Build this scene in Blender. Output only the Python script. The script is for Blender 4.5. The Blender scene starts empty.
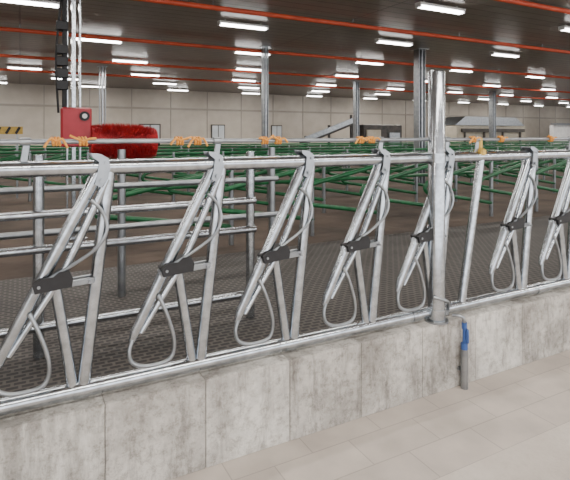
import bpy, math, random
from mathutils import Vector, Matrix
random.seed(7)
COL = bpy.context.scene.collection

# ---------------------------------------------------------------- materials
def mat(name, c1, c2=None, scale=8, rough=.5, metal=0, bump=0, bscale=40, detail=4, emit=None, estr=0):
    m = bpy.data.materials.new(name); m.use_nodes = True
    nt = m.node_tree; b = nt.nodes['Principled BSDF']
    b.inputs['Base Color'].default_value = (*c1, 1)
    b.inputs['Roughness'].default_value = rough
    b.inputs['Metallic'].default_value = metal
    tc = nt.nodes.new('ShaderNodeTexCoord'); src = tc.outputs['Object']
    if c2:
        n = nt.nodes.new('ShaderNodeTexNoise'); n.inputs['Scale'].default_value = scale; n.inputs['Detail'].default_value = detail
        nt.links.new(src, n.inputs['Vector'])
        r = nt.nodes.new('ShaderNodeValToRGB')
        r.color_ramp.elements[0].position = .35; r.color_ramp.elements[1].position = .65
        r.color_ramp.elements[0].color = (*c1, 1); r.color_ramp.elements[1].color = (*c2, 1)
        nt.links.new(n.outputs['Fac'], r.inputs[0]); nt.links.new(r.outputs[0], b.inputs['Base Color'])
    if bump:
        n2 = nt.nodes.new('ShaderNodeTexNoise'); n2.inputs['Scale'].default_value = bscale; n2.inputs['Detail'].default_value = 5
        nt.links.new(src, n2.inputs['Vector'])
        bp = nt.nodes.new('ShaderNodeBump'); bp.inputs['Strength'].default_value = bump; bp.inputs['Distance'].default_value = .01
        nt.links.new(n2.outputs['Fac'], bp.inputs['Height']); nt.links.new(bp.outputs[0], b.inputs['Normal'])
    if emit:
        b.inputs['Emission Color'].default_value = (*emit, 1); b.inputs['Emission Strength'].default_value = estr
    return m

GALV = mat('galvanized_steel', (.38, .41, .44), (.52, .555, .59), 24, .20, .97)
GALVD = mat('galvanized_dull', (.26, .28, .295), (.36, .38, .40), 10, .33, .9)
GREEN = mat('green_paint', (.004, .08, .026), (.008, .13, .042), 6, .35, .1)
RED = mat('red_paint', (.36, .010, .02), (.42, .015, .03), 6, .4)
BRIS = mat('red_bristle', (.32, .006, .012), (.55, .02, .025), 12, .6)
BLACK = mat('black_plastic', (.005, .005, .006), (.010, .010, .012), 20, .55)
ORANGE = mat('orange_pipe_paint', (.62, .085, .03), (.5, .065, .025), 3, .5)
ROPE = mat('orange_twine', (.66, .25, .03), (.78, .38, .08), 60, .6)
YEL = mat('yellow_plastic', (.65, .42, .08), (.5, .32, .06), 30, .5)
BLUE = mat('blue_paint', (.03, .08, .28), (.05, .12, .36), 30, .4)
PANEL = mat('wall_panel_paint', (.48, .435, .37), (.54, .495, .43), 2, .7)
TRIM = mat('trim_dark', (.06, .055, .05), (.10, .09, .08), 3, .6)
SEAM = mat('panel_seam', (.33, .30, .26), (.36, .33, .29), 3, .6)
WHITE = mat('lamp_housing', (.7, .7, .7), (.8, .8, .8), 5, .5)
TUBE = mat('lamp_tube_glow', (1, 1, 1), None, emit=(1, .98, .95), estr=16)
BEIGE = mat('machine_beige', (.42, .38, .30), (.5, .46, .38), 3, .6)
MACH = mat('machine_dark', (.03, .03, .03), (.07, .06, .055), 5, .6)
GLASS = mat('window_pane', (.5, .55, .58), (.6, .63, .65), 2, .2)
EARTH = mat('bedding_earth', (.048, .034, .026), (.115, .082, .062), 1.3, .9, 0, .6, 12, 8)

def concrete(name, c1, c2, stain, streak=(6, 6, 1.2), amount=.75, s1=3, lo=.50, hi=.66, pits=.8):
    m = bpy.data.materials.new(name); m.use_nodes = True; nt = m.node_tree
    b = nt.nodes['Principled BSDF']; b.inputs['Roughness'].default_value = .8
    tc = nt.nodes.new('ShaderNodeTexCoord'); L = nt.links.new
    n1 = nt.nodes.new('ShaderNodeTexNoise'); n1.inputs['Scale'].default_value = s1; n1.inputs['Detail'].default_value = 8; n1.inputs['Roughness'].default_value = .7
    L(tc.outputs['Object'], n1.inputs['Vector'])
    r1 = nt.nodes.new('ShaderNodeValToRGB'); r1.color_ramp.elements[0].position = .37; r1.color_ramp.elements[1].position = .59
    r1.color_ramp.elements[0].color = (*c1, 1); r1.color_ramp.elements[1].color = (*c2, 1); L(n1.outputs['Fac'], r1.inputs[0])
    mp = nt.nodes.new('ShaderNodeMapping'); mp.inputs['Scale'].default_value = streak; L(tc.outputs['Object'], mp.inputs[0])
    n2 = nt.nodes.new('ShaderNodeTexNoise'); n2.inputs['Scale'].default_value = 1.6; n2.inputs['Detail'].default_value = 9; n2.inputs['Roughness'].default_value = .75
    L(mp.outputs[0], n2.inputs['Vector'])
    r2 = nt.nodes.new('ShaderNodeValToRGB'); r2.color_ramp.elements[0].position = lo; r2.color_ramp.elements[1].position = hi
    r2.color_ramp.elements[0].color = (0, 0, 0, 1); r2.color_ramp.elements[1].color = (amount,) * 3 + (1,); L(n2.outputs['Fac'], r2.inputs[0])
    mx = nt.nodes.new('ShaderNodeMix'); mx.data_type = 'RGBA'; L(r2.outputs[0], mx.inputs['Factor']); L(r1.outputs[0], mx.inputs['A'])
    mx.inputs['B'].default_value = (*stain, 1)
    n4 = nt.nodes.new('ShaderNodeTexNoise'); n4.inputs['Scale'].default_value = 22; n4.inputs['Detail'].default_value = 7; n4.inputs['Roughness'].default_value = .85; L(tc.outputs['Object'], n4.inputs['Vector'])
    r4 = nt.nodes.new('ShaderNodeValToRGB'); r4.color_ramp.elements[0].position = .36; r4.color_ramp.elements[1].position = .52
    r4.color_ramp.elements[0].color = (.42, .40, .37, 1); r4.color_ramp.elements[1].color = (1, 1, 1, 1); L(n4.outputs['Fac'], r4.inputs[0])
    mu = nt.nodes.new('ShaderNodeMix'); mu.data_type = 'RGBA'; mu.blend_type = 'MULTIPLY'; mu.inputs['Factor'].default_value = pits
    L(mx.outputs['Result'], mu.inputs['A']); L(r4.outputs[0], mu.inputs['B']); L(mu.outputs['Result'], b.inputs['Base Color'])
    n3 = nt.nodes.new('ShaderNodeTexNoise'); n3.inputs['Scale'].default_value = 60; n3.inputs['Detail'].default_value = 6; L(tc.outputs['Object'], n3.inputs['Vector'])
    bp = nt.nodes.new('ShaderNodeBump'); bp.inputs['Strength'].default_value = .3; bp.inputs['Distance'].default_value = .006
    L(n3.outputs['Fac'], bp.inputs['Height']); L(bp.outputs[0], b.inputs['Normal'])
    return m
CONC = [concrete('curb_concrete_a', (.33, .31, .28), (.60, .575, .53), (.18, .165, .145), amount=.85, pits=.8),
        concrete('curb_concrete_b', (.40, .38, .35), (.68, .66, .61), (.23, .21, .185), amount=.8, pits=.75),
        concrete('curb_concrete_c', (.28, .265, .24), (.46, .44, .40), (.70, .68, .63), amount=.85, pits=.8)]
FLOORC = concrete('alley_concrete', (.61, .55, .49), (.68, .615, .555), (.53, .47, .415), (1, 1, 1), .55, 1.5, pits=.15)
DIRTC = concrete('curb_joint', (.10, .09, .08), (.14, .13, .115), (.09, .08, .07))

def brickmat(name, ca, cb, mortar, w, h, ms, bump=.4, rough=.85, offs=.5):
    m = bpy.data.materials.new(name); m.use_nodes = True; nt = m.node_tree; L = nt.links.new
    b = nt.nodes['Principled BSDF']; b.inputs['Roughness'].default_value = rough
    tc = nt.nodes.new('ShaderNodeTexCoord'); br = nt.nodes.new('ShaderNodeTexBrick'); br.offset = offs
    br.inputs['Scale'].default_value = 1; br.inputs['Brick Width'].default_value = w; br.inputs['Row Height'].default_value = h
    br.inputs['Mortar Size'].default_value = ms; br.inputs['Mortar Smooth'].default_value = .2
    br.inputs['Color1'].default_value = (*ca, 1); br.inputs['Color2'].default_value = (*cb, 1); br.inputs['Mortar'].default_value = (*mortar, 1)
    L(tc.outputs['Object'], br.inputs['Vector'])
    n = nt.nodes.new('ShaderNodeTexNoise'); n.inputs['Scale'].default_value = 3.5; n.inputs['Detail'].default_value = 9; L(tc.outputs['Object'], n.inputs['Vector'])
    mr = nt.nodes.new('ShaderNodeMapRange'); mr.inputs['From Min'].default_value = .3; mr.inputs['From Max'].default_value = .7
    mr.inputs['To Min'].default_value = .82; mr.inputs['To Max'].default_value = 1.1; L(n.outputs['Fac'], mr.inputs[0])
    mu = nt.nodes.new('ShaderNodeMix'); mu.data_type = 'RGBA'; mu.blend_type = 'MULTIPLY'; mu.inputs['Factor'].default_value = 1
    L(br.outputs['Color'], mu.inputs['A']); L(mr.outputs[0], mu.inputs['B']); L(mu.outputs['Result'], b.inputs['Base Color'])
    bp = nt.nodes.new('ShaderNodeBump'); bp.inputs['Strength'].default_value = bump; bp.inputs['Distance'].default_value = .01; bp.invert = True
    L(br.outputs['Fac'], bp.inputs['Height']); L(bp.outputs[0], b.inputs['Normal'])
    return m
PAVER = brickmat('paver_stone', (.62, .555, .495), (.57, .51, .455), (.45, .40, .355), .44, .22, .0035, .1)
MATF = brickmat('rubber_mat', (.018, .016, .016), (.026, .023, .022), (.10, .088, .08), .075, .045, .009, .8, .6)
CEIL = brickmat('ceiling_sheet', (.20, .165, .145), (.17, .14, .125), (.075, .06, .052), 6, .30, .02, .8, .35, 0)

# ---------------------------------------------------------------- mesh builder
class B:
    def __init__(s): s.v = []; s.f = []; s.mi = []; s.mats = []
    def m(s, mt):
        if mt not in s.mats: s.mats.append(mt)
        return s.mats.index(mt)
    def tube(s, pts, r, mt, n=12, smooth=0):
        P = [Vector(p) for p in pts]
        R = list(r) if isinstance(r, (list, tuple)) else [r] * len(P)
        if smooth:
            Q = []; RR = []
            for i in range(len(P) - 1):
                a = P[max(i-1, 0)]; b = P[i]; c = P[i+1]; d = P[min(i+2, len(P)-1)]
                for k in range(smooth):
                    t = k / smooth
                    Q.append(.5*((2*b)+(c-a)*t+(2*a-5*b+4*c-d)*t*t+(3*b-a-3*c+d)*t**3)); RR.append(R[i]*(1-t)+R[i+1]*t)
            Q.append(P[-1]); RR.append(R[-1]); P, R = Q, RR
        k = s.m(mt); base = len(s.v)
        T = [((P[min(i+1, len(P)-1)] - P[max(i-1, 0)]).normalized()) for i in range(len(P))]
        up = Vector((0, 1, 0)) if abs(T[0].y) < .9 else Vector((0, 0, 1))
        u = (up - T[0] * up.dot(T[0])).normalized()
        for i, p in enumerate(P):
            u = (u - T[i] * u.dot(T[i])).normalized(); w = T[i].cross(u)
            for j in range(n):
                a = 2*math.pi*j/n; s.v.append(p + (u*math.cos(a) + w*math.sin(a)) * R[i])
        for i in range(len(P)-1):
            for j in range(n):
                j2 = (j+1) % n
                s.f.append((base+i*n+j, base+i*n+j2, base+(i+1)*n+j2, base+(i+1)*n+j)); s.mi.append(k)
        s.f.append(tuple(base+j for j in range(n))[::-1]); s.mi.append(k)
        s.f.append(tuple(base+(len(P)-1)*n+j for j in range(n))); s.mi.append(k)
    def box(s, c, d, mt, rot=None, ch=0):
        k = s.m(mt); c = Vector(c); M = rot or Matrix.Identity(3)
        hx, hy, hz = d[0]/2, d[1]/2, d[2]/2; base = len(s.v)
        if ch <= 0:
            for z in (-hz, hz):
                for x, y in ((-hx, -hy), (hx, -hy), (hx, hy), (-hx, hy)): s.v.append(c + M @ Vector((x, y, z)))
            F = [(0, 3, 2, 1), (4, 5, 6, 7), (0, 1, 5, 4), (1, 2, 6, 5), (2, 3, 7, 6), (3, 0, 4, 7)]
            for f in F: s.f.append(tuple(base+i for i in f)); s.mi.append(k)
        else:
            rings = [(-hz, ch), (-hz+ch, 0), (hz-ch, 0), (hz, ch)]
            for z, q in rings:
                x, y = hx-q, hy-q; e = ch
                for px, py in ((-x+e, -y), (x-e, -y), (x, -y+e), (x, y-e), (x-e, y), (-x+e, y), (-x, y-e), (-x, -y+e)):
                    s.v.append(c + M @ Vector((px, py, z)))
            for i in range(3):
                for j in range(8):
                    j2 = (j+1) % 8; s.f.append((base+i*8+j, base+i*8+j2, base+(i+1)*8+j2, base+(i+1)*8+j)); s.mi.append(k)
            s.f.append(tuple(base+j for j in range(8))[::-1]); s.mi.append(k)
            s.f.append(tuple(base+24+j for j in range(8))); s.mi.append(k)
    def poly(s, pts2d, y0, y1, mt):
        k = s.m(mt); base = len(s.v); n = len(pts2d)
        for y in (y0, y1):
            for x, z in pts2d: s.v.append(Vector((x, y, z)))
        s.f.append(tuple(base+i for i in range(n))); s.mi.append(k)
        s.f.append(tuple(base+n+i for i in range(n))[::-1]); s.mi.append(k)
        for i in range(n):
            j = (i+1) % n; s.f.append((base+j, base+i, base+n+i, base+n+j)); s.mi.append(k)
    def mesh(s, name):
        me = bpy.data.meshes.new(name); me.from_pydata([tuple(v) for v in s.v], [], s.f)
        for m_ in s.mats: me.materials.append(m_)
        me.polygons.foreach_set('material_index', s.mi)
        me.polygons.foreach_set('use_smooth', [True]*len(s.f)); me.update()
        me.set_sharp_from_angle(angle=math.radians(40))
        return me
    def obj(s, name, loc=(0, 0, 0), parent=None):
        o = bpy.data.objects.new(name, s.mesh(name)); COL.objects.link(o); o.location = loc
        if parent: o.parent = parent
        return o
def inst(name, me, loc, rz=0, sc=1, parent=None):
    o = bpy.data.objects.new(name, me); COL.objects.link(o); o.location = loc; o.rotation_euler = (0, 0, rz); o.scale = (sc,)*3
    if parent: o.parent = parent
    return o
def empty(name):
    o = bpy.data.objects.new(name, None); COL.objects.link(o); return o
def rotY(a): return Matrix.Rotation(a, 3, 'Y')

# ---------------------------------------------------------------- room shell
XL, XR, YF, YB, ZC, ZI = -14, 62, -9, 23.6, 3.98, .28
SY = -.66
b = B(); b.box(((XL+XR)/2, (YF+SY)/2, -.05), (XR-XL, SY-YF, .1), FLOORC); b.obj('floor')
b = B(); b.box(((XL+XR)/2, (SY+.05)/2, -.05), (XR-XL, .05-SY, .1), PAVER); b.obj('floor_pavers')
b = B(); b.box(((XL+XR)/2, (.09+2.9)/2, ZI-.14), (XR-XL, 2.81, .28), MATF); b.obj('floor_rubber_mat')
b = B(); b.box(((XL+XR)/2, (2.9+YB)/2, ZI-.14), (XR-XL, YB-2.9, .28), EARTH); b.obj('floor_bedding')
b = B(); b.box(((XL+XR)/2, (YF+YB)/2, ZC+.05), (XR-XL, YB-YF, .1), CEIL); b.obj('ceiling')
b = B(); b.box(((XL+XR)/2, YB+.1, 1.95), (XR-XL, .2, 4.1), PANEL)
b.box(((XL+XR)/2, YB-.02, 3.0), (XR-XL, .05, .10), SEAM)
for i in range(38): b.box((XL+1+i*2, YB-.01, 2.1), (.04, .04, 3.7), SEAM)
b.obj('wall_back')
b = B(); b.box(((XL+XR)/2, YB-.06, .65), (XR-XL, .08, .75), TRIM); b.obj('baseboard_back')
b = B(); b.box((XL-.1, (YF+YB)/2, 1.95), (.2, YB-YF, 4.1), PANEL); b.obj('wall_left')
b = B(); b.box((XR+.1, (YF+YB)/2, 1.95), (.2, YB-YF, 4.1), PANEL); b.obj('wall_right')
for i, (x, w) in enumerate([(5.9, 1.1), (9.6, .8), (13.2, .7), (33, 1.6), (39, 1.6)]):
    b = B(); b.box((x, YB-.05, 1.75), (w, .06, .9), TRIM); b.box((x-w*.23, YB-.09, 1.75), (w*.40, .04, .78), GLASS); b.box((x+w*.23, YB-.09, 1.75), (w*.40, .04, .78), GLASS)
    b.obj('window_%d' % (i+1))

b = B(); b.box(((XL+XR)/2, .012, .205), (XR-XL, .16, .41), DIRTC)
k = 0; x = .333-.465*14
while x < 30:
    b.box((x+.2325, .01, .215), (.462, .18, .43), CONC[[0, 1, 0, 0, 2, 0, 1, 0, 0][k % 9]], ch=.003); x += .465; k += 1
b.obj('concrete_curb')

# ---------------------------------------------------------------- feed fence
ZT, ZB_ = 1.474, .482
FENCE = empty('feed_fence')
b = B(); b.tube([(-6, 0, ZT), (20, 0, ZT)], .035, GALV, 24); b.obj('top_rail', parent=FENCE)
b = B(); b.tube([(-6, 0, ZB_), (20, 0, ZB_)], .035, GALV, 24)
for x in (.24, 1.3, 2.2, 3.4, 4.6): b.tube([(x-.03, 0, ZB_), (x+.03, 0, ZB_)], .039, GALV, 20)
b.obj('bottom_rail', parent=FENCE)
b = B(); b.tube([(-6, 0, 1.592), (20, 0, 1.592)], .011, GALVD, 12)
for x in (-.9, .02, .885, 1.93, 2.48, 2.76, 3.8, 4.8, 6):
    b.box((x, 0, 1.545), (.03, .012, .13), GALVD, rotY(.15), .003); b.tube([(x-.02, 0, 1.592), (x+.02, 0, 1.592)], .018, GALVD, 10)
b.obj('release_control_rod', parent=FENCE)

h = B()
h.tube([(-.02, .0, 1.45), (-.40, 0, .70), (-.418, 0, .65)], [.028, .025, .016], GALV, 18)
h.tube([(.018, -.012, 1.42), (-.17, -.012, 1.005), (-.375, -.01, .69)], [.018, .018, .012], GALV, 14)
h.tube([(.03, .0, ZT), (-.085, .0, ZB_)], .028, GALV, 18)
h.tube([(-.20, .0, .97), (-.125, .0, ZB_)], .024, GALV, 16)
h.box((-.165, -.026, .965), (.25, .010, .028), GALVD, rotY(-.06), .003)
h.box((-.165, .026, .965), (.25, .010, .028), GALVD, rotY(-.06), .003)
lk = [(-.280, .948), (-.290, .985), (-.26, 1.008), (-.21, 1.010), (-.185, 1.030), (-.145, 1.030), (-.130, .995), (-.135, .960)]
h.poly(lk, -.052, -.033, BLACK); h.poly(lk, -.026, .026, BLACK)
for q in ((-.265, .975), (-.06, .970)): h.tube([(q[0], -.057, q[1]), (q[0], .04, q[1])], .007, GALVD, 6)
h.tube([(-.055, -.03, 1.33), (-.01, -.038, 1.28), (.012, -.042, 1.20), (-.02, -.042, 1.13), (-.09, -.038, 1.075), (-.20, -.038, 1.015), (-.25, -.03, .99)], .008, GALVD, 8, 6)
h.tube([(-.30, -.02, .86), (-.265, -.028, .78), (-.228, -.03, .66), (-.228, -.03, .578), (-.265, -.03, .54), (-.36, -.03, .537), (-.42, -.025, .565), (-.432, -.02, .615), (-.415, -.01, .665)], .0095, GALVD, 10, 6)
br = [(-.040, 1.40), (-.030, 1.44), (-.022, 1.50), (-.05, 1.522), (-.055, 1.538), (-.015, 1.535), (.018, 1.515), (.026, 1.47), (.012, 1.42), (-.012, 1.385)]
h.poly(br, -.046, -.038, GALVD); h.poly(br, .038, .046, GALVD)
h.box((-.012, 0, 1.522), (.05, .085, .01), GALVD, rotY(.45), .003)
h.tube([(-.012, -.058, 1.415), (-.012, .055, 1.415)], .010, GALVD, 6); h.tube([(.005, -.055, 1.495), (.005, .052, 1.495)], .007, GALVD, 6)
hm = h.mesh('headlock')
S0 = .335
for x in [S0-.54*4, S0-.54*3, S0-.54*2, S0-.54, S0, S0+.545, S0+1.075, S0+1.61, S0+2.145] + [3.317+.54*i for i in range(12)]:
    inst('headlock_stanchion', hm, (x, 0, 0))
b = B(); b.tube([(2.80, 0, ZT), (2.61, 0, ZB_)], .028, GALV, 14); b.box((2.79, -.0, ZT+.03), (.05, .08, .05), YEL, None, .01)
b.tube([(2.79, 0, 1.5), (2.79, 0, 1.60)], .017, YEL, 10); b.obj('panel_end_tube', parent=FENCE)

b = B(); b.tube([(2.358, -.03, .43), (2.358, -.03, 2.02), (2.358, -.03, 2.032)], [.053, .053, .046], GALV, 32)
b.tube([(2.358, -.03, .43), (2.358, -.03, .442)], .075, GALVD, 20)
for z in (ZB_, ZT):
    b.tube([(2.358, -.03, z-.03), (2.358, -.03, z+.03)], .057, GALV, 32)
    b.box((2.425, -.01, z), (.04, .09, .05), GALVD, None, .005)
    b.tube([(2.43, -.07, z+.015), (2.43, .06, z+.015)], .008, GALVD, 6)
b.tube([(2.30, -.06, .60), (2.36, -.09, .58), (2.42, -.07, .55), (2.44, -.05, .50)], .010, GALVD, 8, 4)
b.obj('support_post', parent=FENCE)

b = B(); b.tube([(2.515, -.115, 0), (2.515, -.115, .25)], .024, GALVD, 14); b.tube([(2.515, -.115, .25), (2.515, -.115, .42)], .012, BLUE, 12)
b.tube([(2.515, -.115, .24), (2.515, -.115, .29)], .022, BLUE, 8); b.tube([(2.515, -.115, .38), (2.515, -.115, .42)], .017, BLUE, 8)
b.tube([(2.515, -.115, .41), (2.505, -.115, .45), (2.48, -.10, .465), (2.46, -.07, .46)], .011, GALVD, 10, 4)
b.box((2.515, -.14, .34), (.014, .02, .09), BLUE, None, .004); b.box((2.515, -.0875, .12), (.06, .012, .02), GALVD)
b.obj('water_valve')

def rope(x, s):
    random.seed(s); r = B(); pts = []
    for i in range(16):
        a = i*1.3; pts.append((-.02+.04*i/15, math.cos(a)*.017, math.sin(a)*.017))
    r.tube(pts, .006, ROPE, 6, 4)
    for q in range(2):
        dx = random.uniform(.04, .06)*(-1)**q; r.tube([(0, -.02, 0), (dx*.5, -.028, .012), (dx, -.022, random.uniform(-.035, .03))], .0055, ROPE, 6, 3)
    r.obj('twine_knot', (x, 0, 1.592), parent=FENCE)
for i, x in enumerate([-.42, .14, .25, .69, .78, 1.15, 1.23, 1.78, 1.86, 2.72, 3.0, 3.55, 4.1]): rope(x, i+3)

# ---------------------------------------------------------------- inner gates (galvanised)
def gate(name, x0, x1, y, zs, posts, mt=GALV, r=.026, ptop=1.5):
    g = B()
    for z in zs: g.tube([(x0, y, z), (x1, y, z)], r, mt, 14)
    for p in posts: g.tube([(p, y+.02, ZI), (p, y+.02, ptop)], r*1.25, mt, 14)
    return g.obj(name)
gate('pipe_gate', -3.5, 1.53, .95, (1.14, .93, .46), (-1.6, .10, 1.50))
gate('pipe_gate', -4.0, 2.2, 1.9, (1.2, .86), (-1.0, .75, 2.15), GALVD)

# ---------------------------------------------------------------- green cubicle rows
d = B()
d.tube([(0, 0, 1.20), (-.75, 0, 1.07), (-1.50, 0, .94), (-1.60, 0, .90), (-1.64, 0, .84), (-1.60, 0, .78), (-1.50, 0, .755), (-.75, 0, .63), (0, 0, .50)], .030, GREEN, 10, 2)
d.tube([(-.02, 0, ZI), (-.02, 0, 1.3)], .032, GALVD, 10)
dm = d.mesh('cubicle')
for row, (y, xs, xe, rz, sp) in enumerate([(3.3, 2.3, 15, .10, 1.15), (4.9, 3.6, 22, -.1, 1.05), (7.0, 2.6, 26, .1, 1.0), (9.0, -2, 30, -.1, 1.1), (12, -3, 34, .1, 1.2), (15, -4, 36, -.1, 1.3)]):
    E = empty('cubicle_row'); g = B()
    g.tube([(xs-1.5, y, 1.27), (xe, y, 1.27)], .03, GREEN, 10); g.tube([(xs-1.5, y+.35, .98), (xe, y+.35, .98)], .026, GREEN, 8)
    g.obj('neck_rail', parent=E)
    x = xs
    while x < xe: inst('divider', dm, (x, y, 0), rz, parent=E); x += sp

# ---------------------------------------------------------------- columns
def column(x, y, w, mt=GALVD):
    c = B(); c.box((x, y, (ZI+ZC)/2), (w*.25, w, ZC-ZI), mt); c.box((x-w*.45, y, (ZI+ZC)/2), (w*.1, w, ZC-ZI), mt); c.box((x+w*.45, y, (ZI+ZC)/2), (w*.1, w, ZC-ZI), mt)
    c.box((x, y, ZI+.01), (w*1.8, w*1.8, .02), mt); c.box((x, y, ZC-.01), (w*1.6, w*1.6, .02), mt)
    return c.obj('steel_column')
column(.61, 4.6, .17, GALV); column(9.7, 8.0, .22); column(5.76, 9.6, .14); column(2.5, 15.7, .2); column(13.1, 15.6, .2); column(22.3, 16, .25)
column(19.5, 8.0, .24); column(-4, 9.6, .18)

# cow brush unit
b = B()
b.box((.63, 4.44, 1.72), (.36, .16, .50), RED, None, .02); b.tube([(.72, 4.36, 1.86), (.72, 4.33, 1.86)], .06, BLACK, 16); b.tube([(.72, 4.34, 1.86), (.72, 4.32, 1.86)], .03, WHITE, 16)
b.box((.80, 4.42, 1.62), (.16, .10, .12), RED, None, .015)
b.tube([(.72, 4.42, 1.55), (1.68, 4.42, 1.52)], .05, BLACK, 12)
for z in (2.25, 2.4, 2.55, 2.7, 3.0): b.box((.47, 4.5, z), (.14, .12, .12), BLACK, None, .01)
b.tube([(.50, 4.5, 1.95), (.50, 4.5, 3.9)], .03, BLACK, 8); b.tube([(.43, 4.5, 1.9), (.40, 4.5, 2.6), (.46, 4.5, 3.4), (.44, 4.5, 3.95)], .014, BLACK, 8, 4)
random.seed(3)
A0, A1 = Vector((.80, 4.42, 1.55)), Vector((1.62, 4.42, 1.52)); ax = (A1-A0)
b.tube([A0, A1], .18, BRIS, 24)
kk = b.m(BRIS)
for i in range(7000):
    t = random.random(); a = random.uniform(0, 2*math.pi); p = A0+ax*t
    prof = .25-.05*abs(2*t-1)**3 + random.uniform(-.012, .008)
    dr = Vector((random.uniform(-.05, .05), math.cos(a), math.sin(a))); tg = Vector((0, -math.sin(a), math.cos(a)))
    base = len(b.v); w = .007
    b.v += [p+dr*.14-tg*w, p+dr*.14+tg*w, p+dr*.14+Vector((w, 0, 0)), p+dr*prof]
    for f in ((0, 1, 3), (1, 2, 3), (2, 0, 3)): b.f.append(tuple(base+q for q in f)); b.mi.append(kk)
b.obj('cow_brush')

# ---------------------------------------------------------------- ceiling services
for y in (3.2, 5.95, 9.7, 13.75, 17.2):
    b = B(); b.tube([(XL+.2, y, 3.86), (XR-.5, y, 3.86)], .045, ORANGE, 10)
    for x in range(int(XL)+2, 60, 3): b.tube([(x, y, 3.86), (x, y, ZC)], .01, GALVD, 6)
    b.obj('overhead_pipe')

L = B(); L.box((0, 0, 0), (1.10, .15, .05), WHITE, None, .01); L.tube([(-.5, -.035, -.045), (.5, -.035, -.045)], .024, TUBE, 8); L.tube([(-.5, .035, -.045), (.5, .035, -.045)], .024, TUBE, 8)
L.box((-.53, 0, -.04), (.03, .13, .05), WHITE); L.box((.53, 0, -.04), (.03, .13, .05), WHITE)
L.tube([(-.4, 0, 0), (-.4, 0, .07)], .008, WHITE, 6); L.tube([(.4, 0, 0), (.4, 0, .07)], .008, WHITE, 6)
lm = L.mesh('lamp')
rows = [(-3.2, 1.5), (.6, 1.0), (4.2, 6.66), (7.15, 4.09), (10.2, 1.66), (13.3, 2.97), (16.6, .15), (19.4, 1.6), (22.3, 3)]  # row over the alley is unseen, added to brighten the foreground
for y, x0 in rows:
    x = x0-4*(3 if y > 3 else 2)
    while x < (48 if y > 3 else 14):
        if x > XL+2:
            inst('fluorescent_lamp', lm, (x, y, 3.91))
        x += 4
for y, P in [(-3.2, 200), (1.5, 90), (5.6, 80), (10.2, 110), (15, 150), (20, 190)]:  # area lights carry the lamps' light; alley row is added foreground fill
    for x in (-6, 2, 10, 19, 30):
        ld = bpy.data.lights.new('lamp_fill_light', 'AREA'); ld.shape = 'RECTANGLE'; ld.size = 5; ld.size_y = .3; ld.energy = P*(1 if x < 15 else 1.3); ld.color = (1, .94, .86)
        o = bpy.data.objects.new('ceiling_lamp_fill_light', ld); COL.objects.link(o); o.location = (x, y, 3.80)

# ---------------------------------------------------------------- far machinery
b = B()
b.box((14.2, 19.5, 1.75), (3.4, .5, .12), MACH, rotY(-.33)); b.box((14.2, 19.2, 1.95), (3.4, .06, .25), GALVD, rotY(-.33))
for x in (12.8, 14.2, 15.6): b.box((x, 19.5, ZI+.65+(x-12.8)*.2), (.1, .1, 1.3+(x-12.8)*.4), MACH)
b.box((17.3, 19.5, ZI+.95), (2.6, 1.2, 1.9), MACH, None, .03); b.box((16.6, 18.85, 1.5), (.9, .1, .8), BEIGE); b.box((18, 18.85, 1.2), (.7, .1, 1.1), GALVD)
b.obj('feed_mixer_conveyor')
b = B(); b.box((25, 19, ZI+.95), (6, 1.6, 1.9), BEIGE, None, .05); b.box((25, 18.1, 1.9), (5.4, .12, .2), TRIM)
for x in (22.6, 24.2, 25.8, 27.4): b.box((x, 18.15, 1.1), (.08, .1, 1.5), TRIM)
b.poly([(22, 2.2), (28, 2.2), (27.2, 2.7), (22.8, 2.7)], 18.3, 19.7, GALVD)
b.obj('feed_hopper')
b = B(); b.box((34, 18.5, 1.28), (6, .3, 2.0), WHITE); b.box((34, 18.3, 2.35), (6.2, .4, .12), GALVD); b.obj('silage_bunker')
b = B(); b.box((-.22, 9.6, 1.72), (.55, .03, .16), YEL)
for i in range(3): b.box((-.40+i*.18, 9.58, 1.72), (.05, .02, .16), BLACK, rotY(.5))
for x in (-.4, -.05): b.box((x, 9.63, (ZI+1.68)/2), (.04, .04, 1.68-ZI), GALVD)
b.obj('warning_sign')

# ---------------------------------------------------------------- world & camera
w = bpy.data.worlds.new('World'); bpy.context.scene.world = w; w.use_nodes = True
w.node_tree.nodes['Background'].inputs[0].default_value = (.97, .97, 1, 1); w.node_tree.nodes['Background'].inputs[1].default_value = 3.2
cd = bpy.data.cameras.new('Camera'); cam = bpy.data.objects.new('Camera', cd); COL.objects.link(cam)
cam.location = (0, -2.406, 1.62); cam.rotation_euler = (math.radians(90), 0, math.radians(-27.93))
cd.sensor_width = 36; cd.lens = 31.58; cd.shift_y = -.184; cd.clip_end = 200
bpy.context.scene.camera = cam
